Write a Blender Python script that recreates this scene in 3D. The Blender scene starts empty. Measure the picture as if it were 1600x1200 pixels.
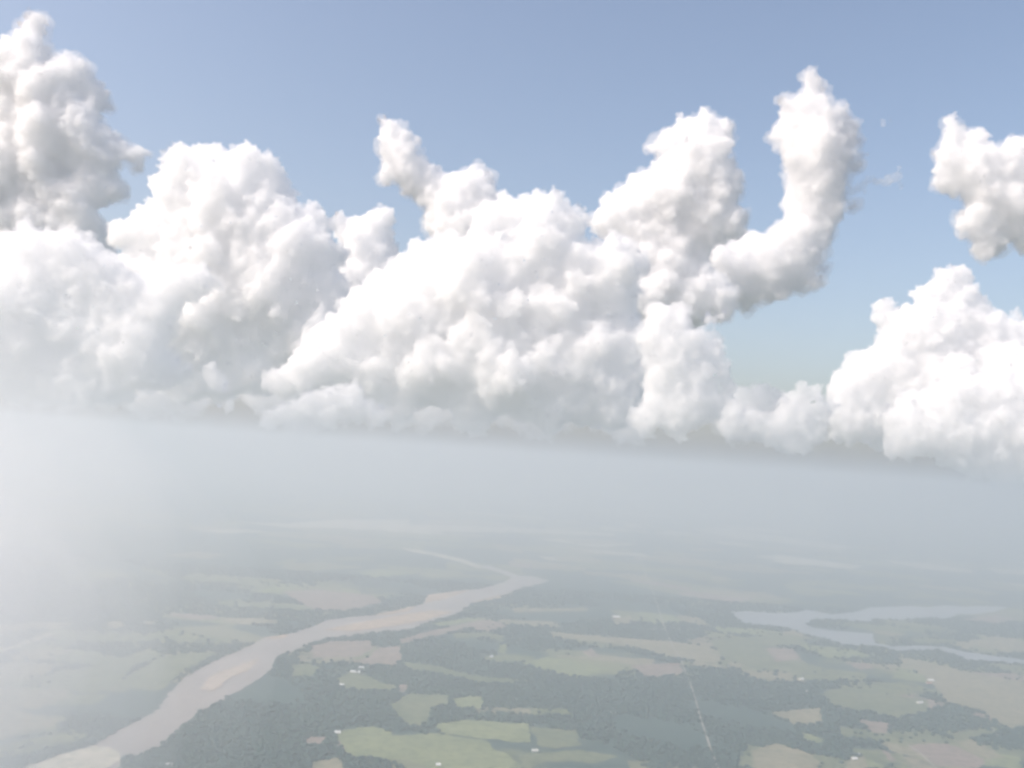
import bpy, math, random
import numpy as np
from mathutils import Vector, Matrix

S = bpy.context.scene
COL = S.collection
R = math.radians

# ------------------------------------------------------------------ camera
ALT = 1500.0                      # height of the aircraft over the plain, metres
FPX = 1500.0                      # focal length in pixels of a 1600 px wide frame
ROLL = R(4.0)
PITCH = math.atan(117.0 * math.cos(ROLL) / FPX)
fwd = Vector((0, math.cos(PITCH), math.sin(PITCH)))
right0 = Vector((1, 0, 0))
up0 = right0.cross(fwd)
CR = math.cos(ROLL) * right0 + math.sin(ROLL) * up0
CU = -math.sin(ROLL) * right0 + math.cos(ROLL) * up0
cam_data = bpy.data.cameras.new('camera')
cam = bpy.data.objects.new('camera', cam_data)
COL.objects.link(cam)
cam_data.sensor_width = 36.0
cam_data.lens = 36.0 * FPX / 1600.0
cam_data.clip_start = 1.0
cam_data.clip_end = 600000.0
m = Matrix.Identity(4)
for i in range(3):
    m[i][0], m[i][1], m[i][2] = CR[i], CU[i], -fwd[i]
m[0][3], m[1][3], m[2][3] = 0, 0, ALT
cam.matrix_world = m
S.camera = cam

# ------------------------------------------------------------------ sky, sun, exposure
SUN_AZ, SUN_EL = R(-112), R(46)
world = bpy.data.worlds.new('World')
S.world = world
world.use_nodes = True
wn = world.node_tree.nodes
sky = wn.new('ShaderNodeTexSky')
sky.sky_type = 'NISHITA'
sky.sun_disc = False
sky.sun_elevation = SUN_EL
sky.sun_rotation = SUN_AZ
sky.altitude = 0
sky.air_density = 1.0
sky.dust_density = 3.5
sky.ozone_density = 2.2
tint = wn.new('ShaderNodeMix'); tint.data_type = 'RGBA'; tint.blend_type = 'MULTIPLY'      # milky summer sky, less blue than clean air
tint.inputs[0].default_value = 1.0
tint.inputs[7].default_value = (1.0, 0.885, 0.80, 1)
world.node_tree.links.new(sky.outputs[0], tint.inputs[6])
world.node_tree.links.new(tint.outputs[2], wn['Background'].inputs[0])
wn['Background'].inputs[1].default_value = 0.15

sd = bpy.data.lights.new('sun', 'SUN')
sd.energy = 2.02
sd.angle = R(0.6)
sd.color = (1.0, 0.95, 0.89)
sun = bpy.data.objects.new('sun', sd)
COL.objects.link(sun)
sdir = Vector((math.sin(SUN_AZ) * math.cos(SUN_EL), math.cos(SUN_AZ) * math.cos(SUN_EL), math.sin(SUN_EL)))
sun.rotation_euler = (-sdir).to_track_quat('-Z', 'Y').to_euler()

S.view_settings.view_transform = 'Standard'
S.view_settings.look = 'None'
S.view_settings.exposure = 0.69
S.view_settings.gamma = 1.0
S.view_settings.use_curve_mapping = False
cy = S.cycles
cy.max_bounces = 40
cy.diffuse_bounces = 8
cy.transparent_max_bounces = 64
cy.volume_bounces = 40
cy.filter_width = 2.8
cy.use_denoising = True

# ------------------------------------------------------------------ helpers
def ray(px, py):
    """unit direction through a point of the 1600 x 1200 photograph"""
    return (fwd + CR * ((px - 800.0) / FPX) + CU * (-(py - 600.0) / FPX)).normalized()

def on_ground(px, py, z=0.0):
    d = ray(px, py)
    t = (z - ALT) / d.z
    return Vector((d.x * t, d.y * t, z))

def at_depth(px, py, dist):
    d = ray(px, py)
    t = dist / d.y
    return Vector((d.x * t, dist, ALT + d.z * t))

def tag(o, label=None, cat=None, group=None, kind=None):
    if label: o['label'] = label
    if cat: o['category'] = cat
    if group: o['group'] = group
    if kind: o['kind'] = kind
    return o

def link(name, me, mat=None, parent=None):
    o = bpy.data.objects.new(name, me)
    COL.objects.link(o)
    if mat is not None and me is not None:
        me.materials.clear(); me.materials.append(mat)
    if parent is not None: o.parent = parent
    return o

def new_mat(name, rough=0.9):
    mt = bpy.data.materials.new(name)
    mt.use_nodes = True
    nt = mt.node_tree
    b = nt.nodes['Principled BSDF']
    b.inputs['Roughness'].default_value = rough
    b.inputs['Specular IOR Level'].default_value = 0.15
    return mt, nt, b

def coords(nt, scale=(1, 1, 1)):
    g = nt.nodes.new('ShaderNodeNewGeometry')
    mp = nt.nodes.new('ShaderNodeMapping')
    mp.inputs['Scale'].default_value = scale
    nt.links.new(g.outputs['Position'], mp.inputs['Vector'])
    return mp.outputs[0]

def noise(nt, vec, scale, detail=6, rough=0.6):
    n = nt.nodes.new('ShaderNodeTexNoise')
    n.inputs['Scale'].default_value = scale
    n.inputs['Detail'].default_value = detail
    n.inputs['Roughness'].default_value = rough
    nt.links.new(vec, n.inputs['Vector'])
    return n.outputs['Fac']

def ramp(nt, fac, stops):
    r = nt.nodes.new('ShaderNodeValToRGB')
    e = r.color_ramp.elements
    while len(e) < len(stops): e.new(0.5)
    for k, (p, c) in enumerate(stops):
        e[k].position = p
        e[k].color = (*c, 1)
    nt.links.new(fac, r.inputs[0])
    return r.outputs[0]

def mix(nt, fac, a, b, mode='MIX'):
    n = nt.nodes.new('ShaderNodeMix')
    n.data_type = 'RGBA'
    n.blend_type = mode
    for sock, v in ((n.inputs[0], fac), (n.inputs[6], a), (n.inputs[7], b)):
        if isinstance(v, (int, float)): sock.default_value = v
        elif isinstance(v, tuple): sock.default_value = (*v, 1)
        else: nt.links.new(v, sock)
    return n.outputs[2]

# ------------------------------------------------------------------ materials
def ground_material():
    mt, nt, b = new_mat('plain')
    v = coords(nt, (1, 1, 0))
    n1 = noise(nt, v, 1 / 2600.0, 8, 0.62)
    wood = ramp(nt, noise(nt, v, 1 / 260.0, 6, 0.7), [(0.3, (0.024, 0.054, 0.052)), (0.7, (0.050, 0.090, 0.074))])
    grass = ramp(nt, noise(nt, v, 1 / 900.0, 5, 0.6), [(0.32, (0.13, 0.15, 0.075)), (0.6, (0.19, 0.20, 0.10)), (0.75, (0.26, 0.235, 0.16))])
    f = ramp(nt, n1, [(0.53, (0, 0, 0)), (0.60, (1, 1, 1))])
    c = mix(nt, f, wood, grass)
    # square-cut clearings and paddocks
    vo = nt.nodes.new('ShaderNodeTexVoronoi')
    vo.distance = 'MANHATTAN'
    vo.inputs['Scale'].default_value = 1 / 1050.0
    nt.links.new(v, vo.inputs['Vector'])
    sp = nt.nodes.new('ShaderNodeSeparateColor'); nt.links.new(vo.outputs['Color'], sp.inputs[0])
    f2 = ramp(nt, sp.outputs[0], [(0.80, (0, 0, 0)), (0.81, (0.8, 0.8, 0.8))])
    c2 = mix(nt, sp.outputs[1], (0.12, 0.15, 0.07), (0.24, 0.22, 0.14))
    c = mix(nt, f2, c, c2)
    nt.links.new(c, b.inputs['Base Color'])
    return mt

def field_material(name, c1, c2, sc=220.0, scrub=False):
    mt, nt, b = new_mat(name)
    v = coords(nt, (1, 1, 0))
    a = ramp(nt, noise(nt, v, 1 / sc, 7, 0.65), [(0.3, c1), (0.7, c2)])
    d = ramp(nt, noise(nt, v, 1 / 55.0, 4, 0.6), [(0.35, (0.65, 0.7, 0.65)), (0.55, (1, 1, 1))])
    c = mix(nt, 1.0, a, d, 'MULTIPLY')
    if scrub:
        k = ramp(nt, noise(nt, v, 1 / 170.0, 8, 0.72), [(0.52, (0, 0, 0)), (0.60, (1, 1, 1))])
        c = mix(nt, k, c, (0.06, 0.085, 0.06))
    nt.links.new(c, b.inputs['Base Color'])
    return mt

M = {
    'plain': ground_material(),
    'green': field_material('pasture_green', (0.16, 0.19, 0.095), (0.25, 0.27, 0.135)),
    'dull': field_material('pasture_dull', (0.11, 0.14, 0.075), (0.19, 0.20, 0.115)),
    'tan': field_material('stubble', (0.20, 0.19, 0.12), (0.32, 0.28, 0.19)),
    'pink': field_material('bare_soil', (0.22, 0.17, 0.14), (0.32, 0.25, 0.21)),
    'scrub': field_material('scrubby_pasture', (0.13, 0.16, 0.08), (0.22, 0.22, 0.12), 200, True),
    'rough': field_material('rough_ground', (0.20, 0.18, 0.12), (0.30, 0.26, 0.18), 200, True),
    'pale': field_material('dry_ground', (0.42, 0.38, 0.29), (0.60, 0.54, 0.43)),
    'sand': field_material('river_sand', (0.40, 0.30, 0.22), (0.58, 0.44, 0.33), 120),
    'orange': field_material('wet_sand', (0.40, 0.32, 0.26), (0.54, 0.44, 0.36), 90),
    'road': field_material('gravel_road', (0.30, 0.28, 0.24), (0.42, 0.39, 0.34), 60),
    'canopy': field_material('tree_canopy', (0.024, 0.054, 0.052), (0.050, 0.090, 0.074), 330),
}
def water_material(name, c1, c2, rough):
    mt, nt, b = new_mat(name, rough)
    v = coords(nt, (1, 1, 0))
    nt.links.new(ramp(nt, noise(nt, v, 1 / 500.0, 5, 0.6), [(0.3, c1), (0.7, c2)]), b.inputs['Base Color'])
    b.inputs['Specular IOR Level'].default_value = 0.5
    bp = nt.nodes.new('ShaderNodeBump')
    bp.inputs['Strength'].default_value = 0.4
    bp.inputs['Distance'].default_value = 1.0
    nt.links.new(noise(nt, v, 1 / 9.0, 3, 0.5), bp.inputs['Height'])
    nt.links.new(bp.outputs[0], b.inputs['Normal'])
    return mt
M['river'] = water_material('muddy_water', (0.25, 0.21, 0.18), (0.34, 0.28, 0.24), 0.35)
M['lake'] = water_material('lake_water', (0.20, 0.22, 0.24), (0.28, 0.30, 0.32), 0.28)
def paint(name, c, rough=0.6):
    mt, nt, b = new_mat(name, rough)
    v = coords(nt)
    nt.links.new(mix(nt, ramp(nt, noise(nt, v, 1 / 6.0, 4, 0.6), [(0.35, (0, 0, 0)), (0.7, (0.25, 0.25, 0.25))]), c, (0.3, 0.26, 0.2)), b.inputs['Base Color'])
    return mt
M['white'] = paint('white_metal_roof', (0.80, 0.80, 0.78), 0.35)
M['grey'] = paint('grey_roof', (0.45, 0.46, 0.47))
M['red'] = paint('red_roof', (0.42, 0.10, 0.07))
M['wall'] = paint('pale_wall', (0.62, 0.60, 0.55))

# ------------------------------------------------------------------ haze
def haze_box():
    X, Y0, Y1, Z0, Z1 = 110000.0, -30000.0, 130000.0, -3.0, ALT + 260.0
    vs = [(x, y, z) for x in (-X, X) for y in (Y0, Y1) for z in (Z0, Z1)]
    fs = [(0, 1, 3, 2), (4, 6, 7, 5), (0, 4, 5, 1), (2, 3, 7, 6), (0, 2, 6, 4), (1, 5, 7, 3)]
    me = bpy.data.meshes.new('haze'); me.from_pydata(vs, [], fs)
    mt = bpy.data.materials.new('haze'); mt.use_nodes = True
    nt = mt.node_tree; nt.nodes.remove(nt.nodes['Principled BSDF'])
    pv = nt.nodes.new('ShaderNodeVolumePrincipled')
    pv.inputs['Color'].default_value = (0.885, 0.937, 0.96, 1)
    pv.inputs['Density'].default_value = 1 / 7800.0
    pv.inputs['Anisotropy'].default_value = 0.45
    nt.links.new(pv.outputs[0], nt.nodes['Material Output'].inputs['Volume'])
    tag(link('haze', me, mt), 'pale blue haze filling the air over the river plain', 'haze', kind='stuff')
haze_box()

def glare_veil():
    """added volume shells imitating window glare on the left, denser towards their middle"""
    import bmesh
    rng = random.Random(7)
    for k in range(9):
        mt = bpy.data.materials.new('glare_veil'); mt.use_nodes = True
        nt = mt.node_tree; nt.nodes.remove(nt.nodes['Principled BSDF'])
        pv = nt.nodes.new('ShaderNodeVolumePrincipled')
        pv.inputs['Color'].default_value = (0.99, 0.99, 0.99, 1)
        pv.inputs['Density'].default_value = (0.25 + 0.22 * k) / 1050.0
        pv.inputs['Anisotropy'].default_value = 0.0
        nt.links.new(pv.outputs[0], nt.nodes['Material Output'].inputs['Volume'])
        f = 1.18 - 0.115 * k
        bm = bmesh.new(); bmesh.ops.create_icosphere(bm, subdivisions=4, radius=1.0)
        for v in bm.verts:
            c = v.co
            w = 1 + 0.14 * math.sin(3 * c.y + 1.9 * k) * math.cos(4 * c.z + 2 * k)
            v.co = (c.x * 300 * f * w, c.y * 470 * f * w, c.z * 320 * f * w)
        me = bpy.data.meshes.new('glare_veil'); bm.to_mesh(me); bm.free()
        o = link('glare_veil', me, mt)
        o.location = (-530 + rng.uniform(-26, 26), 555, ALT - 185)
        tag(o, 'added white veil imitating window glare on the left side of the view', 'glare_veil', 'added glare veils at left', 'stuff')
glare_veil()

# ------------------------------------------------------------------ ground
def sheet_from(name, pts, mat, z, jitter=0.0, seed=0, parent=None):
    """flat sheet with an uneven outline; pts are ground points (x, y)"""
    rng = random.Random(seed)
    out = []
    n = len(pts)
    for i in range(n):
        a, b = Vector(pts[i]), Vector(pts[(i + 1) % n])
        L = (b - a).length
        k = max(1, min(40, int(L / max(25.0, jitter * 2.2)))) if jitter > 0 else 1
        nrm = Vector((-(b - a).y, (b - a).x)) / max(L, 1e-6)
        for j in range(k):
            off = rng.uniform(-1, 1) * jitter if j else rng.uniform(-1, 1) * jitter * 0.5
            p = a.lerp(b, (j + (rng.uniform(-.3, .3) if j else 0)) / k) + nrm * off
            out.append((p.x, p.y))
    cx = sum(p[0] for p in out) / len(out); cyy = sum(p[1] for p in out) / len(out)
    from mathutils.geometry import tessellate_polygon
    vs = [(x - cx, y - cyy, 0) for x, y in out]
    tris = tessellate_polygon([[Vector(v) for v in vs]])
    fs = []
    for t in tris:
        a, b, c = (Vector(vs[i]) for i in t)
        fs.append(tuple(t) if (b - a).cross(c - a).z > 0 else (t[0], t[2], t[1]))
    me = bpy.data.meshes.new(name); me.from_pydata(vs, [], fs)
    o = link(name, me, mat, parent)
    o.location = (cx, cyy, z)
    return o

def gp(poly):
    return [tuple(on_ground(x, y)[:2]) for x, y in poly]

g = bpy.data.meshes.new('ground')
g.from_pydata([(-88000, -28000, 0), (88000, -28000, 0), (88000, 128000, 0), (-88000, 128000, 0)], [], [(0, 1, 2, 3)])
tag(link('ground', g, M['plain']), 'wooded green plain fading into haze', kind='structure')

RIVER = [(-60, 1230), (37, 1199), (97, 1178), (147, 1164), (187, 1141), (219, 1125), (247, 1109), (262, 1087), (281, 1066), (303, 1050),
         (331, 1034), (359, 1023), (378, 1016), (397, 1005), (412, 997), (450, 992), (487, 980), (510, 969), (540, 965),
         (585, 961), (626, 952), (660, 944), (667, 931), (712, 924), (750, 920), (784, 911), (800, 903), (784, 896), (754, 887), (750, 884), (765, 884), (792, 893), (812, 900),
         (835, 901), (859, 908), (835, 914), (814, 920), (799, 927), (769, 937), (735, 944), (716, 959), (675, 972), (637, 984), (581, 989),
         (540, 995), (500, 1001), (465, 1015), (435, 1027), (425, 1045), (400, 1065), (370, 1082), (345, 1095), (310, 1115), (290, 1130),
         (270, 1150), (250, 1167), (220, 1180), (192, 1185), (188, 1200), (150, 1260), (-60, 1290)]
LAKE = [(1142, 956), (1169, 955), (1210, 958), (1244, 957), (1262, 953), (1300, 960), (1337, 956), (1360, 949), (1394, 948), (1427, 947),
        (1450, 949), (1476, 946), (1502, 948), (1540, 947), (1574, 949), (1555, 956), (1521, 960), (1495, 960), (1487, 967), (1450, 966), (1405, 969),
        (1367, 967), (1356, 973), (1319, 969), (1274, 967), (1259, 975), (1270, 981), (1307, 986), (1364, 990), (1367, 1005), (1397, 1010),
        (1442, 1009), (1476, 1011), (1506, 1018), (1547, 1024), (1600, 1031), (1700, 1045), (1700, 1056), (1600, 1038), (1544, 1034),
        (1514, 1032), (1484, 1021), (1465, 1016), (1405, 1018), (1375, 1012), (1352, 1009), (1322, 1009), (1296, 999), (1262, 992), (1240, 984),
        (1210, 979), (1165, 975), (1154, 969)]
STREAM = [(624, 855), (675, 863), (724, 874), (752, 884), (758, 889), (745, 888), (718, 878), (672, 867), (640, 862)]
tag(sheet_from('river', gp(RIVER), M['river'], 2.0, 14, 1), 'wide muddy river winding towards the hazy distance', kind='structure')
tag(sheet_from('lake', gp(LAKE), M['lake'], 2.0, 14, 2), 'pale lake with two narrow arms among the woods', kind='structure')
tag(sheet_from('river', gp(STREAM), M['pale'], 2.0, 10, 3), 'thin pale upper reach of the river', kind='structure')

BARS = [('orange', [(314, 1078), (322, 1064), (335, 1053), (369, 1042), (390, 1034), (404, 1029), (400, 1038), (386, 1050), (366, 1057), (353, 1063), (345, 1074), (330, 1080)]),
        ('sand', [(412, 997), (436, 993), (452, 992), (446, 997), (428, 1000)]),
        ('sand', [(505, 985), (562, 973), (630, 961), (675, 954), (709, 957), (667, 969), (619, 978), (555, 987)]),
        ('sand', [(663, 943), (668, 930), (712, 924), (735, 922), (715, 930), (690, 938)]),
        ('sand', [(738, 941), (769, 933), (799, 926), (812, 920), (800, 930), (770, 938)]),
        ('sand', [(585, 962), (612, 955), (634, 951), (650, 948), (640, 955), (610, 961)]),
        ('pale', [(30, 1204), (97, 1180), (150, 1166), (170, 1170), (187, 1179), (190, 1188), (170, 1199), (140, 1225), (0, 1250)])]
for k, (mt, p) in enumerate(BARS):
    tag(sheet_from('sandbar', gp(p), M[mt], 4.0, 9, 20 + k), kind='structure')

FIELDS = [
    # bottom centre
    ('green', [(522, 1150), (535, 1140), (585, 1135), (620, 1150), (680, 1146), (760, 1158), (770, 1170), (800, 1182), (815, 1200), (700, 1215), (640, 1188), (545, 1182)]),
    ('green', [(678, 1132), (730, 1124), (780, 1128), (826, 1134), (828, 1160), (790, 1158), (720, 1150), (690, 1146)]),
    ('green', [(705, 1094), (735, 1087), (755, 1090), (752, 1107), (715, 1106)]),
    ('dull', [(640, 1084), (700, 1086), (702, 1098), (675, 1108), (670, 1130), (640, 1136), (620, 1120), (610, 1100)]),
    ('dull', [(828, 1136), (900, 1142), (908, 1165), (870, 1170), (840, 1165)]),
    ('dull', [(810, 1180), (900, 1172), (965, 1182), (930, 1192), (860, 1190), (820, 1202)]),
    ('pink', [(485, 1010), (520, 1002), (580, 1001), (583, 1014), (560, 1026), (490, 1028)]),
    ('pink', [(590, 1012), (625, 1010), (628, 1030), (615, 1040), (545, 1036), (575, 1028)]),
    ('pink', [(620, 1000), (680, 984), (740, 972), (720, 985), (660, 998), (630, 1006)]),
    ('dull', [(455, 1040), (478, 1036), (500, 1044), (488, 1056), (460, 1058)]),
    ('dull', [(528, 1060), (545, 1050), (580, 1058), (585, 1070), (560, 1078), (530, 1074)]),
    ('dull', [(625, 1034), (670, 1038), (740, 1056), (830, 1064), (800, 1068), (742, 1066), (690, 1052), (640, 1046)]),
    ('dull', [(705, 990), (760, 988), (788, 994), (786, 1004), (760, 996), (712, 998)]),
    ('green', [(780, 1008), (792, 1005), (790, 1022), (778, 1020)]),
    ('dull', [(740, 1028), (790, 1022), (836, 1026), (830, 1034), (780, 1036)]),
    ('pink', [(480, 1150), (510, 1152), (500, 1165), (478, 1164)]),
    ('tan', [(490, 1190), (530, 1184), (540, 1205), (480, 1210)]),
    # middle and right
    ('tan', [(858, 986), (890, 990), (990, 998), (1050, 1002), (1100, 1010), (1130, 1020), (1122, 1036), (1060, 1028), (1000, 1014), (930, 1002), (862, 996)]),
    ('dull', [(1110, 1000), (1190, 994), (1260, 1002), (1264, 1008), (1190, 1010), (1210, 1024), (1280, 1042), (1270, 1050), (1190, 1046), (1130, 1030), (1120, 1014)]),
    ('pink', [(1196, 1012), (1240, 1014), (1252, 1030), (1212, 1034)]),
    ('tan', [(1395, 1026), (1440, 1032), (1520, 1052), (1600, 1066), (1650, 1080), (1650, 1130), (1600, 1134), (1580, 1140), (1560, 1130), (1540, 1115), (1480, 1098), (1465, 1078), (1445, 1058), (1420, 1042)]),
    ('tan', [(1200, 1114), (1240, 1110), (1282, 1106), (1286, 1130), (1240, 1132), (1222, 1122)]),
    ('dull', [(1290, 1080), (1330, 1074), (1390, 1086), (1450, 1094), (1448, 1112), (1400, 1122), (1360, 1112), (1300, 1104)]),
    ('pink', [(1340, 1124), (1390, 1130), (1388, 1146), (1362, 1144)]),
    ('green', [(1250, 1144), (1290, 1156), (1284, 1164), (1255, 1156)]),
    ('tan', [(1175, 1172), (1215, 1162), (1260, 1176), (1280, 1190), (1270, 1215), (1180, 1215)]),
    ('tan', [(1372, 1160), (1400, 1162), (1430, 1172), (1455, 1185), (1430, 1184), (1395, 1174)]),
    ('pink', [(1415, 1164), (1480, 1162), (1540, 1186), (1530, 1200), (1465, 1196), (1440, 1180)]),
    ('dull', [(1480, 1148), (1530, 1140), (1560, 1146), (1510, 1156), (1496, 1158)]),
    ('tan', [(1330, 1184), (1350, 1182), (1354, 1204), (1320, 1208)]),
    ('green', [(780, 1130), (826, 1130), (828, 1160), (800, 1156)]),
    ('tan', [(1510, 1000), (1560, 998), (1600, 1002), (1640, 1010), (1600, 1018), (1540, 1014)]),
    ('pink', [(1500, 968), (1560, 962), (1590, 968), (1560, 974)]),
    ('dull', [(1420, 998), (1500, 1000), (1480, 1006), (1430, 1006)]),
    ('tan', [(955, 968), (985, 962), (985, 974), (960, 976)]),
    ('tan', [(800, 950), (850, 951), (918, 950), (918, 955), (850, 956), (802, 957)]),
    ('pink', [(985, 1040), (1060, 1036), (1070, 1052), (1010, 1060)]),
    # left bank
    ('dull', [(178, 1075), (205, 1052), (250, 1028), (300, 1020), (345, 1020), (318, 1034), (290, 1048), (270, 1064), (250, 1080)]),
    ('dull', [(70, 1074), (90, 1052), (150, 1040), (210, 1044), (180, 1070), (150, 1084)]),
    ('tan', [(-40, 1046), (30, 1034), (90, 1040), (80, 1052), (20, 1066), (-40, 1072)]),
    ('tan', [(-40, 1072), (40, 1074), (84, 1088), (40, 1092), (-40, 1086)]),
    ('dull', [(76, 1026), (110, 1020), (190, 1028), (230, 1014), (260, 1024), (200, 1044), (120, 1038)]),
    ('dull', [(80, 996), (150, 992), (200, 998), (180, 1004), (100, 1004)]),
    ('tan', [(-30, 980), (60, 972), (120, 974), (100, 982), (40, 985), (-30, 990)]),
    ('pale', [(-30, 1018), (10, 1012), (70, 992), (90, 988), (76, 996), (20, 1014), (-30, 1026)]),
    ('tan', [(345, 966), (390, 966), (434, 969), (432, 975), (380, 976), (350, 973)]),
    ('tan', [(168, 972), (190, 970), (196, 980), (172, 982)]),
    ('tan', [(220, 972), (245, 970), (240, 978), (222, 979)]),
    ('pink', [(270, 958), (330, 962), (350, 968), (300, 968), (262, 962)]),
    ('pink', [(440, 924), (500, 922), (580, 930), (600, 942), (540, 955), (490, 952), (460, 938)]),
    ('dull', [(430, 880), (450, 874), (465, 873), (460, 882), (436, 884)]),
    # distant strips
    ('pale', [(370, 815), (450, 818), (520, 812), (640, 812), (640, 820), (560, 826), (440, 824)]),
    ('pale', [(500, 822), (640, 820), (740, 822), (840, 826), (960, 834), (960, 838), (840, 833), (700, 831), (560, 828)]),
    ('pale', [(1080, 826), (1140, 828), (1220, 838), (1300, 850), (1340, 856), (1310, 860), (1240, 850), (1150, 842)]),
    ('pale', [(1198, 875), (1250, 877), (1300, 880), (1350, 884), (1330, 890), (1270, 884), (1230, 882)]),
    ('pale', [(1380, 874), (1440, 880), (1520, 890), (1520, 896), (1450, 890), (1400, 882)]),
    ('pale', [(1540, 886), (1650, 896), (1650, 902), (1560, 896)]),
    ('tan', [(1080, 856), (1130, 858), (1128, 862), (1082, 861)]),
    ('tan', [(960, 898), (1020, 905), (1018, 910), (970, 904)]),
    ('tan', [(1110, 900), (1145, 904), (1130, 910), (1112, 906)]),
    ('tan', [(770, 850), (790, 852), (820, 860), (815, 865), (780, 860)]),
    ('tan', [(800, 872), (840, 876), (835, 882), (806, 880)]),
    ('tan', [(870, 840), (960, 845), (985, 850), (900, 850)]),
    ('dull', [(1230, 908), (1310, 906), (1300, 914), (1250, 916)]),
]
for k, (mt, p) in enumerate(FIELDS):
    far = p[0][1] < 1000
    tag(sheet_from('field', gp(p), M[mt], 1.0 + 0.02 * k, 22 if far else 14, 100 + k), kind='structure')

def inside(poly, x, y):
    r = np.zeros(len(x), bool)
    n = len(poly)
    for i in range(n):
        x1, y1 = poly[i]; x2, y2 = poly[(i + 1) % n]
        c = ((y1 > y) != (y2 > y)) & (x < (x2 - x1) * (y - y1) / ((y2 - y1) or 1e-9) + x1)
        r ^= c
    return r

def parcels():
    """groups of small fields that share their boundaries; returns the ground outlines"""
    rng = random.Random(77)
    outs = []
    # regions of the plain as seen in the photograph: x0, x1, y0, y1, how many groups
    regs = [(20, 420, 965, 1090, 18), (440, 830, 960, 1080, 10), (600, 850, 1090, 1200, 3), (860, 1200, 955, 1040, 9), (1200, 1600, 1040, 1200, 24),
            (1200, 1620, 985, 1030, 6), (250, 800, 850, 950, 13), (850, 1620, 830, 945, 26), (300, 1300, 800, 850, 24), (-20, 200, 1080, 1180, 4), (700, 1600, 780, 830, 20)]
    water = [gp(p) for p in (RIVER, LAKE)]
    k = 0
    for x0, x1, y0, y1, n in regs:
        for _ in range(n):
            c = on_ground(rng.uniform(x0, x1), rng.uniform(y0, y1))
            far = c.y / 6000.0
            L, Wd = rng.uniform(130, 330) * max(1, far ** 0.8), rng.uniform(100, 240) * max(1, far ** 1.1)
            a = rng.choice([0.1, 0.1, 0.1, -0.5, 0.9]) + rng.gauss(0, 0.12)
            ca, sa = math.cos(a), math.sin(a)
            m_ = rng.choice([1, 1, 2, 3])
            cuts = sorted([-1, 1] + [rng.uniform(-.7, .7) for _ in range(m_ - 1)])
            top = [rng.uniform(.45, 1.1) for _ in cuts]; bot = [rng.uniform(.45, 1.1) for _ in cuts]
            for i in range(len(cuts) - 1):
                q = [(cuts[i] * L, -bot[i] * Wd), (cuts[i + 1] * L, -bot[i + 1] * Wd), (cuts[i + 1] * L, top[i + 1] * Wd), (cuts[i] * L, top[i] * Wd)]
                g_ = [(c.x + x * ca - y * sa, c.y + x * sa + y * ca) for x, y in q]
                tx = np.array([p[0] for p in g_] + [c.x]); ty = np.array([p[1] for p in g_] + [c.y])
                if any(inside(w, tx, ty).any() for w in water): continue
                mt = rng.choice(['dull', 'scrub', 'scrub', 'rough', 'tan', 'green', 'scrub', 'pink'])
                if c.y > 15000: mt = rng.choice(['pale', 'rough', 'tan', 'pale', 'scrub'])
                k += 1
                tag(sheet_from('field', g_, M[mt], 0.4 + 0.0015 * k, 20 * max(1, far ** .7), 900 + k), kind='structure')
                outs.append(g_)
    return outs

ROADS = []
def road(name, pts, width, mat, z=3.2, seed=5):
    P = [on_ground(x, y) for x, y in pts]
    ROADS.append(P)
    vs, fs = [], []
    for i, p in enumerate(P):
        d = (P[min(i + 1, len(P) - 1)] - P[max(i - 1, 0)]); d.z = 0; d.normalize()
        n = Vector((-d.y, d.x, 0)) * width / 2
        vs += [tuple((p + n).xy) + (z,), tuple((p - n).xy) + (z,)]
        if i: fs.append((2 * i - 2, 2 * i - 1, 2 * i + 1, 2 * i))
    me = bpy.data.meshes.new(name); me.from_pydata(vs, [], fs)
    return tag(link(name, me, mat), kind='structure')
road('road', [(1128, 1222), (1120, 1196), (1112, 1175), (1100, 1140), (1088, 1098), (1078, 1066), (1064, 1032), (1050, 1008), (1042, 990), (1035, 970), (1030, 955), (1020, 925), (1008, 895), (996, 866), (988, 838)], 11, M['road'])
road('road', [(1540, 1130), (1552, 1142), (1560, 1152)], 16, M['road'])
road('road', [(1418, 1164), (1436, 1176), (1462, 1200), (1476, 1215)], 12, M['road'])
road('road', [(1002, 984), (1050, 983), (1110, 985)], 22, M['road'])

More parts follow.
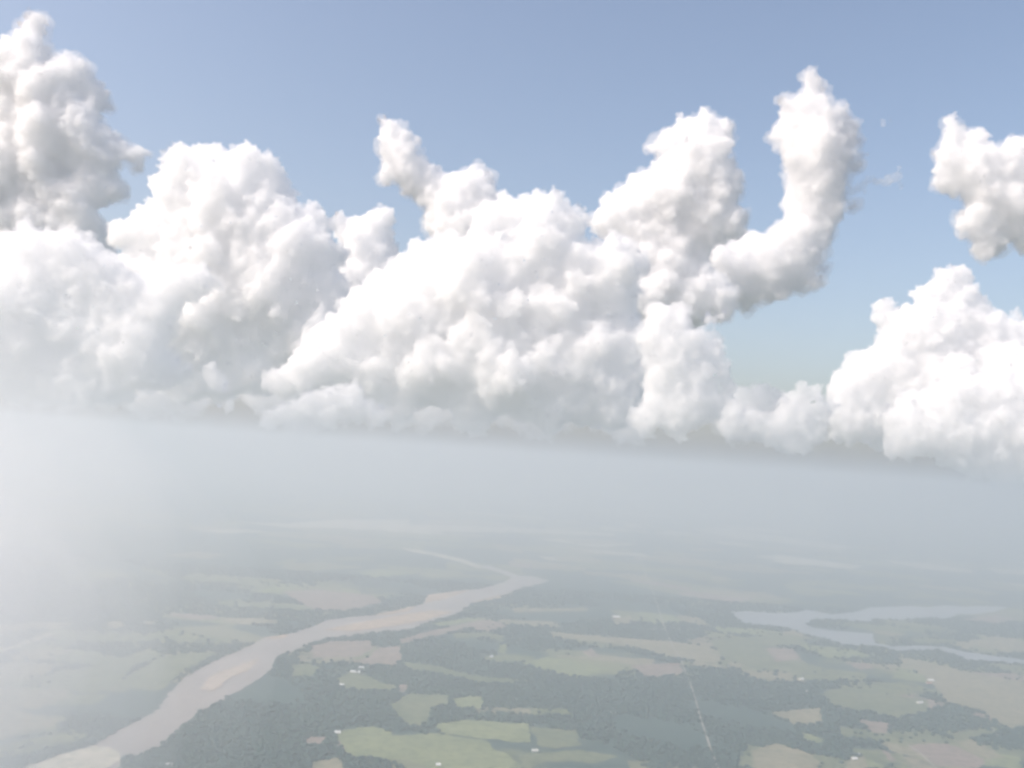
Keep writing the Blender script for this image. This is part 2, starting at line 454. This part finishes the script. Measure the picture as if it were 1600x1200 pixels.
# ------------------------------------------------------------------ woodland: tens of thousands of crowns nobody could count
PARCELS = parcels()
def woodland():
    rng = np.random.default_rng(4)
    n = 105000
    Y = 3200.0 * (11500.0 / 3200.0) ** rng.random(n)          # denser near the aircraft
    X = (rng.random(n) * 2 - 1) * (Y * 0.60 + 300)
    keep = np.ones(n, bool)
    for p in [RIVER, LAKE] + [f[1] for f in FIELDS]:
        q = gp(p)
        keep &= ~inside(q, X, Y)
    lone = rng.random(n) < 0.05                             # lone trees stand in the small fields
    for q in PARCELS:
        if q[0][1] < 12500: keep &= lone | ~inside(q, X, Y)
    for P in ROADS:                                         # a cleared verge on both sides of every road
        for a_, b_ in zip(P, P[1:]):
            ax, ay, bx, by = a_.x, a_.y, b_.x, b_.y
            t_ = np.clip(((X - ax) * (bx - ax) + (Y - ay) * (by - ay)) / ((bx - ax) ** 2 + (by - ay) ** 2), 0, 1)
            keep &= np.hypot(X - ax - t_ * (bx - ax), Y - ay - t_ * (by - ay)) > 8
    # open country between the woods, in patches
    ph = np.sin(X / 430.0 + 1.7 * np.sin(Y / 610.0)) + np.sin(Y / 380.0 + 1.3 * np.sin(X / 520.0 + 1)) + 0.6 * np.sin((X + Y) / 170.0)
    keep &= (ph + rng.random(n) * 0.8) < 1.1
    X, Y = X[keep], Y[keep]
    n = len(X)
    t = (1 + 5 ** .5) / 2
    b = np.array([(-1, t, 0), (1, t, 0), (-1, -t, 0), (1, -t, 0), (0, -1, t), (0, 1, t), (0, -1, -t), (0, 1, -t), (t, 0, -1), (t, 0, 1), (-t, 0, -1), (-t, 0, 1)]) / math.sqrt(1 + t * t)
    f = np.array([(0, 11, 5), (0, 5, 1), (0, 1, 7), (0, 7, 10), (0, 10, 11), (1, 5, 9), (5, 11, 4), (11, 10, 2), (10, 7, 6), (7, 1, 8), (3, 9, 4), (3, 4, 2), (3, 2, 6), (3, 6, 8), (3, 8, 9), (4, 9, 5), (2, 4, 11), (6, 2, 10), (8, 6, 7), (9, 8, 1)])
    s = rng.uniform(8, 15, n) * (0.7 + Y / 12000.0)
    v = b[None] * (s[:, None, None] * rng.uniform(0.75, 1.25, (n, 12, 1)))
    v[:, :, 2] *= 0.62
    v[:, :, 0] += X[:, None]; v[:, :, 1] += Y[:, None]; v[:, :, 2] += rng.uniform(3, 11, n)[:, None]
    F = (f[None] + (np.arange(n) * 12)[:, None, None]).reshape(-1, 3)
    me = bpy.data.meshes.new('woodland')
    me.vertices.add(n * 12); me.vertices.foreach_set('co', v.reshape(-1))
    me.loops.add(F.size); me.loops.foreach_set('vertex_index', F.reshape(-1).astype(np.int32))
    me.polygons.add(len(F)); me.polygons.foreach_set('loop_start', np.arange(0, F.size, 3, dtype=np.int32))
    me.update(calc_edges=True)
    tag(link('woodland', me, M['canopy']), 'dark green woodland covering the plain between fields', 'woodland', kind='stuff')
woodland()

# ------------------------------------------------------------------ farm buildings
def building(px, py, w, d, h, rot, roof_mat, name, label, cat, group='farm buildings scattered over the plain'):
    p = on_ground(px, py)
    e = link(name, None)
    e.location = (p.x, p.y, 0); e.rotation_euler = (0, 0, R(rot))
    tag(e, label, cat, group)
    w *= 1.45; d *= 1.35; h *= 1.2
    a, b = w / 2, d / 2
    rise = d * 0.28
    vs = [(-a, -b, 0), (a, -b, 0), (a, b, 0), (-a, b, 0), (-a, -b, h), (a, -b, h), (a, b, h), (-a, b, h), (-a, 0, h + rise), (a, 0, h + rise)]
    me = bpy.data.meshes.new('wall')
    me.from_pydata(vs, [], [(0, 1, 5, 4), (2, 3, 7, 6), (1, 2, 6, 9, 5), (3, 0, 4, 8, 7)])
    link('wall', me, M['wall'], e)
    o, k = 0.8, 0.28
    v, f = [], []
    for s in (-1, 1):
        q = [(-a - o, s * (b + o), h - o * .5), (a + o, s * (b + o), h - o * .5), (a + o, 0, h + rise + .1), (-a - o, 0, h + rise + .1)]
        i = len(v)
        v += q + [(x, y, z + k) for x, y, z in q]
        f += [(i, i + 1, i + 2, i + 3), (i + 4, i + 7, i + 6, i + 5), (i, i + 4, i + 5, i + 1), (i + 1, i + 5, i + 6, i + 2), (i + 3, i + 2, i + 6, i + 7), (i, i + 3, i + 7, i + 4)]
    me = bpy.data.meshes.new('roof'); me.from_pydata(v, [], f)
    link('roof', me, roof_mat, e)
    dr = bpy.data.meshes.new('door')
    x0, x1, y0, y1 = -3, 3, -b - .25, -b - .01
    dr.from_pydata([(x0, y0, 0), (x1, y0, 0), (x1, y1, 0), (x0, y1, 0), (x0, y0, h * .8), (x1, y0, h * .8), (x1, y1, h * .8), (x0, y1, h * .8)], [],
                   [(0, 1, 5, 4), (1, 2, 6, 5), (2, 3, 7, 6), (3, 0, 4, 7), (4, 5, 6, 7)])
    link('door', dr, M['grey'], e)
    return e
W = M['white']
building(555, 1051, 46, 20, 6, 4, W, 'barn', 'long white roofed barn just south of the river bend', 'barn')
building(564, 1044, 30, 16, 5, 10, W, 'barn', 'smaller white barn right behind the long barn near the river', 'barn')
building(534, 1071, 18, 16, 5, 0, W, 'barn', 'small white shed at the edge of the woods south of the river', 'shed')
building(527, 1146, 22, 20, 6, 20, W, 'barn', 'bright white barn at the left corner of the large green field', 'barn')
building(836, 1174, 22, 18, 5, 15, M['wall'], 'farmhouse', 'pale farmhouse at the right end of the dark hedge among green fields', 'house')
building(259, 1197, 40, 22, 5, 5, W, 'barn', 'white barn by the river bank at the bottom left', 'barn')
building(685, 1196, 16, 14, 5, 0, W, 'farmhouse', 'tiny white house below the striped green fields', 'house')
building(1252, 1062, 26, 22, 6, 30, W, 'barn', 'upper white building of a pair in the wooded farmland', 'barn')
building(1262, 1081, 24, 18, 5, 12, M['wall'], 'farmhouse', 'pale house just below another white building in wooded farmland', 'house')
building(1454, 1064, 34, 24, 6, 10, W, 'barn', 'bright white building with a red roofed neighbour at the field edge', 'barn')
building(1451, 1068, 30, 14, 5, 8, M['red'], 'barn', 'red roofed shed in front of a white building at the field edge', 'shed')
building(1437, 1099, 34, 20, 6, 28, W, 'barn', 'white barn standing alone below the tan field edge', 'barn')
building(1424, 1123, 24, 18, 5, 35, W, 'barn', 'small white barn beside the pinkish field', 'barn')
building(1334, 1187, 26, 20, 6, 25, W, 'farmhouse', 'white house in the farmyard at the bottom right', 'house')
building(1342, 1180, 20, 14, 5, 60, M['grey'], 'barn', 'grey roofed shed behind the farmyard house at the bottom right', 'shed')
building(958, 1115, 22, 16, 5, 5, M['grey'], 'farmhouse', 'grey house alone in the dark central woodland', 'house')
building(767, 1027, 26, 20, 6, 60, W, 'farmhouse', 'white house by the small clearing south of the lake road', 'house')
building(1308, 855, 120, 60, 12, 10, W, 'warehouse', 'large white warehouse in the distant pale strip', 'warehouse')
building(963, 965, 50, 30, 8, 10, W, 'barn', 'white barn on the tan patch left of the road', 'barn')

# ------------------------------------------------------------------ clouds
def cloud_material(name, mfp, tint=(1.0, 1.0, 1.0)):
    mt = bpy.data.materials.new(name); mt.use_nodes = True
    nt = mt.node_tree; nt.nodes.remove(nt.nodes['Principled BSDF'])
    out = nt.nodes['Material Output']
    vs = nt.nodes.new('ShaderNodeVolumeScatter')
    vs.inputs['Color'].default_value = (*tint, 1)
    vs.inputs['Density'].default_value = 1.0 / mfp
    vs.inputs['Anisotropy'].default_value = 0.0
    nt.links.new(vs.outputs[0], out.inputs['Volume'])
    tr = nt.nodes.new('ShaderNodeBsdfTransparent')
    di = nt.nodes.new('ShaderNodeBsdfDiffuse')
    di.inputs['Color'].default_value = (0.95, 0.95, 0.95, 1)
    mx = nt.nodes.new('ShaderNodeMixShader'); mx.inputs[0].default_value = VEIL
    nt.links.new(tr.outputs[0], mx.inputs[1]); nt.links.new(di.outputs[0], mx.inputs[2])
    nt.links.new(mx.outputs[0], out.inputs['Surface'])
    return mt
VEIL = 0.02
def ico(sub):
    import bmesh
    bm = bmesh.new(); bmesh.ops.create_icosphere(bm, subdivisions=sub, radius=1.0)
    v = np.array([x.co[:] for x in bm.verts]); f = np.array([[q.index for q in x.verts] for x in bm.faces])
    bm.free()
    return v, f
ICO = {1: ico(1), 2: ico(2), 3: ico(3)}

def spheres_mesh(name, C, Rr, sub):
    v, f = ICO[sub]
    V = (C[:, None] + v[None] * Rr[:, None, None]).reshape(-1, 3)
    F = (f[None] + (np.arange(len(C)) * len(v))[:, None, None]).reshape(-1, 3)
    me = bpy.data.meshes.new(name)
    me.vertices.add(len(V)); me.vertices.foreach_set('co', V.reshape(-1))
    me.loops.add(F.size); me.loops.foreach_set('vertex_index', F.reshape(-1).astype(np.int32))
    me.polygons.add(len(F)); me.polygons.foreach_set('loop_start', np.arange(0, F.size, 3, dtype=np.int32))
    me.update(calc_edges=True)
    return me

def sprout(rng, C, Rr, n, lo, hi, out, up):
    """smaller billows on the surface of every sphere, more of them upwards"""
    cs, rs = [], []
    for c, r in zip(C, Rr):
        d = rng.normal(size=(n * 2, 3)); d /= np.linalg.norm(d, axis=1)[:, None]
        d = d[np.argsort(-(d[:, 2] * up + rng.random(n * 2)))][:n]
        k = rng.uniform(lo, hi, n) * r
        cs.append(c + d * (r * out)); rs.append(k)
    return np.concatenate(cs), np.concatenate(rs)

def bake(me, mods):
    """apply modifiers given as functions, return the evaluated mesh"""
    o = bpy.data.objects.new('tmp', me); COL.objects.link(o)
    for fn in mods: fn(o)
    dg = bpy.context.evaluated_depsgraph_get()
    out = bpy.data.meshes.new_from_object(o.evaluated_get(dg))
    bpy.data.objects.remove(o)
    bpy.data.meshes.remove(me)
    return out

def tex(kind, scale, **kw):
    t = bpy.data.textures.new('billow', kind)
    t.noise_scale = scale
    for k, v in kw.items(): setattr(t, k, v)
    return t

def add_displace(t, strength, mid=0.5):
    def fn(o):
        m_ = o.modifiers.new('d', 'DISPLACE')
        m_.texture = t; m_.strength = strength; m_.mid_level = mid; m_.texture_coords = 'LOCAL'
    return fn

def add_remesh(voxel):
    def fn(o):
        m_ = o.modifiers.new('r', 'REMESH'); m_.mode = 'VOXEL'; m_.voxel_size = voxel
        m_.use_smooth_shade = True
    return fn

def cloud(label, dist, lobes, seed, mfp=460.0, tint=(1, 0.9995, 0.998), base=None, kids=(18, 8), wisp=0, depth=0.3):
    rng = np.random.default_rng(seed)
    px2m = dist / FPX
    C, Rr = [], []
    for L in lobes:
        x, y, r = L[:3]
        dy = L[3] if len(L) > 3 else rng.uniform(-1, 1) * depth * r
        p = at_depth(x, y, dist + dy * px2m)
        C.append(p[:]); Rr.append(r * px2m * 0.86)
    C = np.array(C); Rr = np.array(Rr)
    # bridge neighbouring lobes so that the mass is closed
    bc, br = [], []
    for i in range(len(C)):
        for j in range(i):
            if np.linalg.norm((C[i] - C[j])[[0, 2]]) < 0.95 * (Rr[i] + Rr[j]) / 0.82:
                bc.append((C[i] + C[j]) / 2 + rng.normal(size=3) * 0.08 * Rr[i]); br.append(0.80 * min(Rr[i], Rr[j]) + 0.1 * max(Rr[i], Rr[j]))
    if bc: C = np.concatenate([C, bc]); Rr = np.concatenate([Rr, br])
    if base is None: base = ALT + 280.0
    org = np.array([C[:, 0].mean(), C[:, 1].mean(), base])
    C = C - org
    c1, r1 = sprout(rng, C, Rr, kids[0], 0.22, 0.44, 0.84, 0.35)
    c2, r2 = sprout(rng, c1, r1, kids[1], 0.25, 0.48, 0.86, 0.3)
    AC = np.concatenate([C, c1, c2]); AR = np.concatenate([Rr, r1, r2])
    me = spheres_mesh('cloud', AC, AR, 1)
    vx = px2m * 2.0
    d = px2m
    me = bake(me, [add_remesh(vx),
                   add_displace(tex('CLOUDS', 26 * d, noise_depth=3), 16 * d),
                   add_displace(tex('VORONOI', 19 * d), -8.0 * d, 0.35),
                   add_displace(tex('VORONOI', 9 * d), -5.5 * d, 0.35),
                   add_displace(tex('CLOUDS', 5 * d, noise_depth=2), 4.0 * d)])
    flatten(me, dist, d)
    o = link('cloud', me, cloud_material('cloud_vapour', mfp, tint))
    o.location = org
    tag(o, label, 'cloud', 'cumulus clouds over the horizon')
    if wisp:
        mw = bake(spheres_mesh('wisp', np.concatenate([C, c1]), np.concatenate([Rr, r1]) + wisp * d, 1),
                  [add_remesh(vx * 2), add_displace(tex('CLOUDS', 22 * d, noise_depth=3), 30 * d, 0.55), add_displace(tex('CLOUDS', 8 * d, noise_depth=2), 9.0 * d)])
        flatten(mw, dist, d)
        link('wisp', mw, cloud_material('cloud_wisp', 2600.0), o)
    return o

def flatten(me, dist, d, lift=0.0):
    """level, slightly uneven cloud base"""
    n = len(me.vertices)
    v = np.empty(n * 3); me.vertices.foreach_get('co', v); v = v.reshape(-1, 3)
    z = v[:, 2] - lift
    wob = 2.5 * d * (1 + np.sin(v[:, 0] / (23 * d)) * np.sin(v[:, 1] / (31 * d)))
    soft = 4 * d
    z2 = np.where(z < soft, soft * np.exp((z - soft) / soft * 1.0) , z)
    v[:, 2] = np.where(z < soft, z2 * 0.9 + wob * np.clip((soft - z) / soft, 0, 1) , z) + lift
    me.vertices.foreach_set('co', v.reshape(-1)); me.update()
    me.polygons.foreach_set('use_smooth', np.ones(len(me.polygons), bool))

K = 1600.0
CLOUDS = [
 dict(label='towering white cumulus at the top left edge', dist=54*K, seed=11, wisp=4, lobes=[
  (52, 40, 26), (45, 85, 42), (0, 110, 50), (60, 140, 52), (110, 115, 36), (150, 155, 28), (125, 200, 42), (70, 220, 60), (0, 220, 70),
  (170, 225, 30), (150, 260, 40), (205, 242, 20), (60, 300, 60), (-40, 280, 70), (120, 320, 44), (-60, 160, 60), (30, 370, 70), (120, 380, 60), (-50, 380, 70), (180, 300, 24), (215, 262, 14), (230, 240, 10)]),
 dict(label='broad cauliflower cumulus with two bumpy heads left of centre', dist=43*K, seed=12, lobes=[
  (290, 255, 40), (330, 250, 34), (385, 262, 40), (415, 265, 34), (265, 300, 38), (340, 320, 70), (420, 330, 56), (450, 380, 60), (480, 350, 40),
  (240, 365, 50), (190, 370, 30), (330, 410, 80), (420, 450, 70), (500, 400, 50), (230, 440, 60), (520, 470, 44), (340, 500, 70), (450, 530, 50),
  (500, 350, 26), (250, 520, 60), (400, 590, 40), (340, 600, 40), (290, 590, 56), (480, 500, 60), (520, 560, 60)]),
 dict(label='bright cream cumulus lobes low on the left', dist=28*K, seed=13, lobes=[
  (272, 450, 44), (310, 440, 36), (240, 490, 50), (225, 540, 46), (190, 560, 46), (130, 560, 48), (150, 510, 44), (95, 530, 34), (30, 610, 34), (80, 610, 40),
  (120, 610, 40), (170, 610, 40), (230, 590, 34), (-20, 590, 50), (60, 440, 60), (120, 400, 50), (40, 390, 50), (-30, 470, 70), (170, 440, 50), (-20, 540, 60), (60, 500, 50), (100, 460, 50), (50, 560, 60), (0, 560, 60), (200, 500, 50), (260, 580, 40)]),
 dict(label='small rounded cumulus knob beside the blue gap', dist=50*K, seed=14, lobes=[
  (600, 340, 26), (580, 365, 34), (555, 385, 40), (600, 390, 34), (570, 430, 50), (610, 430, 34), (530, 350, 24), (540, 480, 60)]),
 dict(label='ragged leaning cloud spire above the centre', dist=58*K, seed=15, wisp=4, mfp=520.0, lobes=[
  (600, 190, 13), (612, 205, 20), (630, 215, 18), (650, 221, 11), (608, 232, 24), (632, 240, 26), (618, 262, 26), (640, 270, 30), (602, 282, 15), (655, 292, 32), (690, 300, 34), (670, 275, 26), (725, 295, 34), (748, 282, 28),
  (700, 330, 38), (740, 320, 40), (720, 370, 50), (685, 350, 30), (770, 340, 40)]),
 dict(label='great rounded central cumulus mass', dist=36*K, seed=16, lobes=[
  (790, 335, 40), (855, 330, 42), (895, 350, 34), (760, 350, 34), (840, 390, 70), (700, 395, 38), (655, 400, 30), (640, 425, 34), (720, 440, 70),
  (600, 450, 36), (570, 480, 44), (640, 500, 74), (540, 520, 40), (760, 500, 90), (880, 480, 90), (560, 570, 60), (660, 580, 80), (780, 590, 80), (900, 570, 80),
  (960, 420, 60), (960, 520, 56), (480, 580, 44), (440, 600, 34), (860, 640, 50), (960, 640, 50), (740, 650, 40), (620, 640, 40), (500, 545, 40), (930, 590, 50), (985, 590, 44), (1000, 540, 40)]),
 dict(label='tall domed cumulus tower right of centre', dist=48*K, seed=17, wisp=4, lobes=[
  (1100, 195, 28), (1070, 205, 26), (1128, 210, 26), (1100, 245, 52), (1040, 225, 24), (1022, 232, 14), (1060, 270, 46), (1135, 280, 36), (1000, 300, 34), (1040, 310, 44), (970, 325, 34),
  (1110, 330, 54), (945, 345, 30), (1000, 370, 56), (1070, 380, 60), (1140, 350, 34), (980, 430, 60), (1060, 440, 50), (1010, 470, 60), (1080, 480, 50), (1120, 470, 44)]),
 dict(label='tall hazy cloud column rising between blue gaps', dist=62*K, seed=18, wisp=6, mfp=850.0, lobes=[
  (1265, 120, 15), (1274, 138, 19), (1262, 160, 27), (1228, 160, 15), (1245, 190, 38), (1290, 190, 38), (1318, 205, 26), (1216, 212, 17), (1280, 225, 48), (1248, 245, 34), (1312, 240, 26),
  (1268, 275, 44), (1250, 300, 30), (1290, 300, 40), (1265, 330, 42), (1300, 330, 22), (1245, 360, 40), (1285, 365, 26), (1225, 390, 40), (1262, 400, 34), (1200, 410, 40), (1160, 405, 46), (1240, 430, 36), (1120, 430, 50), (1170, 450, 40), (1270, 440, 20), (1100, 470, 44), (1205, 445, 36), (1090, 400, 50), (1334, 196, 10), (1342, 222, 8), (1202, 214, 8), (1338, 262, 12), (1332, 320, 10), (1288, 420, 9), (1296, 345, 16), (1210, 372, 18)]),
 dict(label='faint hooked wisp of cloud trailing right from the tall column', dist=62*K, seed=28, mfp=1900.0, kids=(8, 4), lobes=[
  (1325, 300, 16), (1345, 290, 13), (1365, 284, 11), (1385, 280, 11), (1402, 275, 13), (1408, 292, 10), (1405, 262, 8), (1330, 260, 18), (1345, 240, 12)]),
 dict(label='tiny faint fleck of cloud in the blue right of the tall column', dist=62*K, seed=29, mfp=2600.0, kids=(8, 4), lobes=[(1378, 192, 8), (1392, 189, 6)]),
 dict(label='bright narrow cumulus column in front of the central mass', dist=30*K, seed=19, lobes=[
  (1030, 495, 32), (1060, 500, 30), (1020, 530, 32), (1070, 535, 34), (1040, 570, 40), (1090, 570, 34), (1030, 620, 40), (1080, 620, 44), (1130, 492, 9), (1110, 500, 16), (1110, 545, 30), (1125, 575, 22), (1060, 655, 40), (1010, 655, 34), (1110, 640, 30), (1140, 610, 18)]),
 dict(label='low broken cloud tufts between the two large masses', dist=29*K, seed=20, mfp=520.0, lobes=[
  (1150, 650, 24), (1170, 668, 22), (1138, 670, 22), (1200, 680, 24), (1230, 630, 22), (1255, 608, 16), (1275, 615, 16), (1250, 650, 34), (1285, 640, 28), (1220, 665, 26), (1270, 675, 30), (1240, 690, 26), (1190, 655, 18)]),
 dict(label='isolated puffy cloud at the upper right edge', dist=45*K, seed=21, wisp=4, mfp=560.0, lobes=[
  (1483, 190, 13), (1495, 210, 22), (1520, 220, 28), (1480, 245, 26), (1510, 265, 50), (1475, 285, 24), (1550, 260, 40), (1585, 222, 14), (1600, 250, 44), (1540, 320, 46), (1515, 350, 30), (1590, 330, 50), (1550, 380, 32), (1535, 395, 20), (1650, 300, 60), (1620, 380, 36)]),
 dict(label='large billowing cumulus at the lower right edge', dist=40*K, seed=22, lobes=[
  (1382, 478, 22), (1375, 500, 18), (1400, 510, 30), (1445, 465, 26), (1480, 435, 28), (1503, 430, 22), (1490, 470, 40), (1515, 480, 32), (1440, 510, 50), (1530, 520, 50), (1580, 540, 50), (1590, 495, 14), (1400, 560, 50), (1340, 580, 34), (1320, 600, 30), (1350, 620, 50),
  (1470, 590, 74), (1560, 600, 70), (1310, 650, 34), (1390, 660, 50), (1640, 600, 70), (1330, 665, 40), (1470, 670, 60)]),
 dict(label='lowest bright cumulus bulge at the right edge', dist=36*K, seed=23, lobes=[
  (1400, 655, 30), (1430, 640, 36), (1480, 620, 34), (1500, 600, 26), (1540, 610, 40), (1590, 610, 44), (1420, 690, 40), (1480, 680, 50), (1550, 680, 60), (1610, 680, 70), (1560, 730, 40), (1600, 735, 40), (1500, 715, 36), (1395, 700, 26), (1650, 720, 60)]),
 dict(label='low bright cloud puff under the central mass at left', dist=31*K, seed=24, lobes=[
  (480, 635, 24), (520, 622, 26), (550, 612, 22), (560, 640, 30), (510, 650, 28), (450, 650, 24), (420, 658, 20), (590, 655, 24), (340, 600, 20), (355, 635, 16), (330, 580, 18)]),
 dict(label='soft far cloud bank along the hazy horizon', dist=66*K, seed=25, mfp=2600.0, lobes=[
  (x, 640 + (x - 800) * 0.05 + random.Random(x).uniform(-26, 16), random.Random(x + 1).uniform(34, 60)) for x in range(-80, 1240, 62)]),
]
ONLY = None
for c in CLOUDS:
    if ONLY and c['seed'] not in ONLY: continue
    cloud(**c)
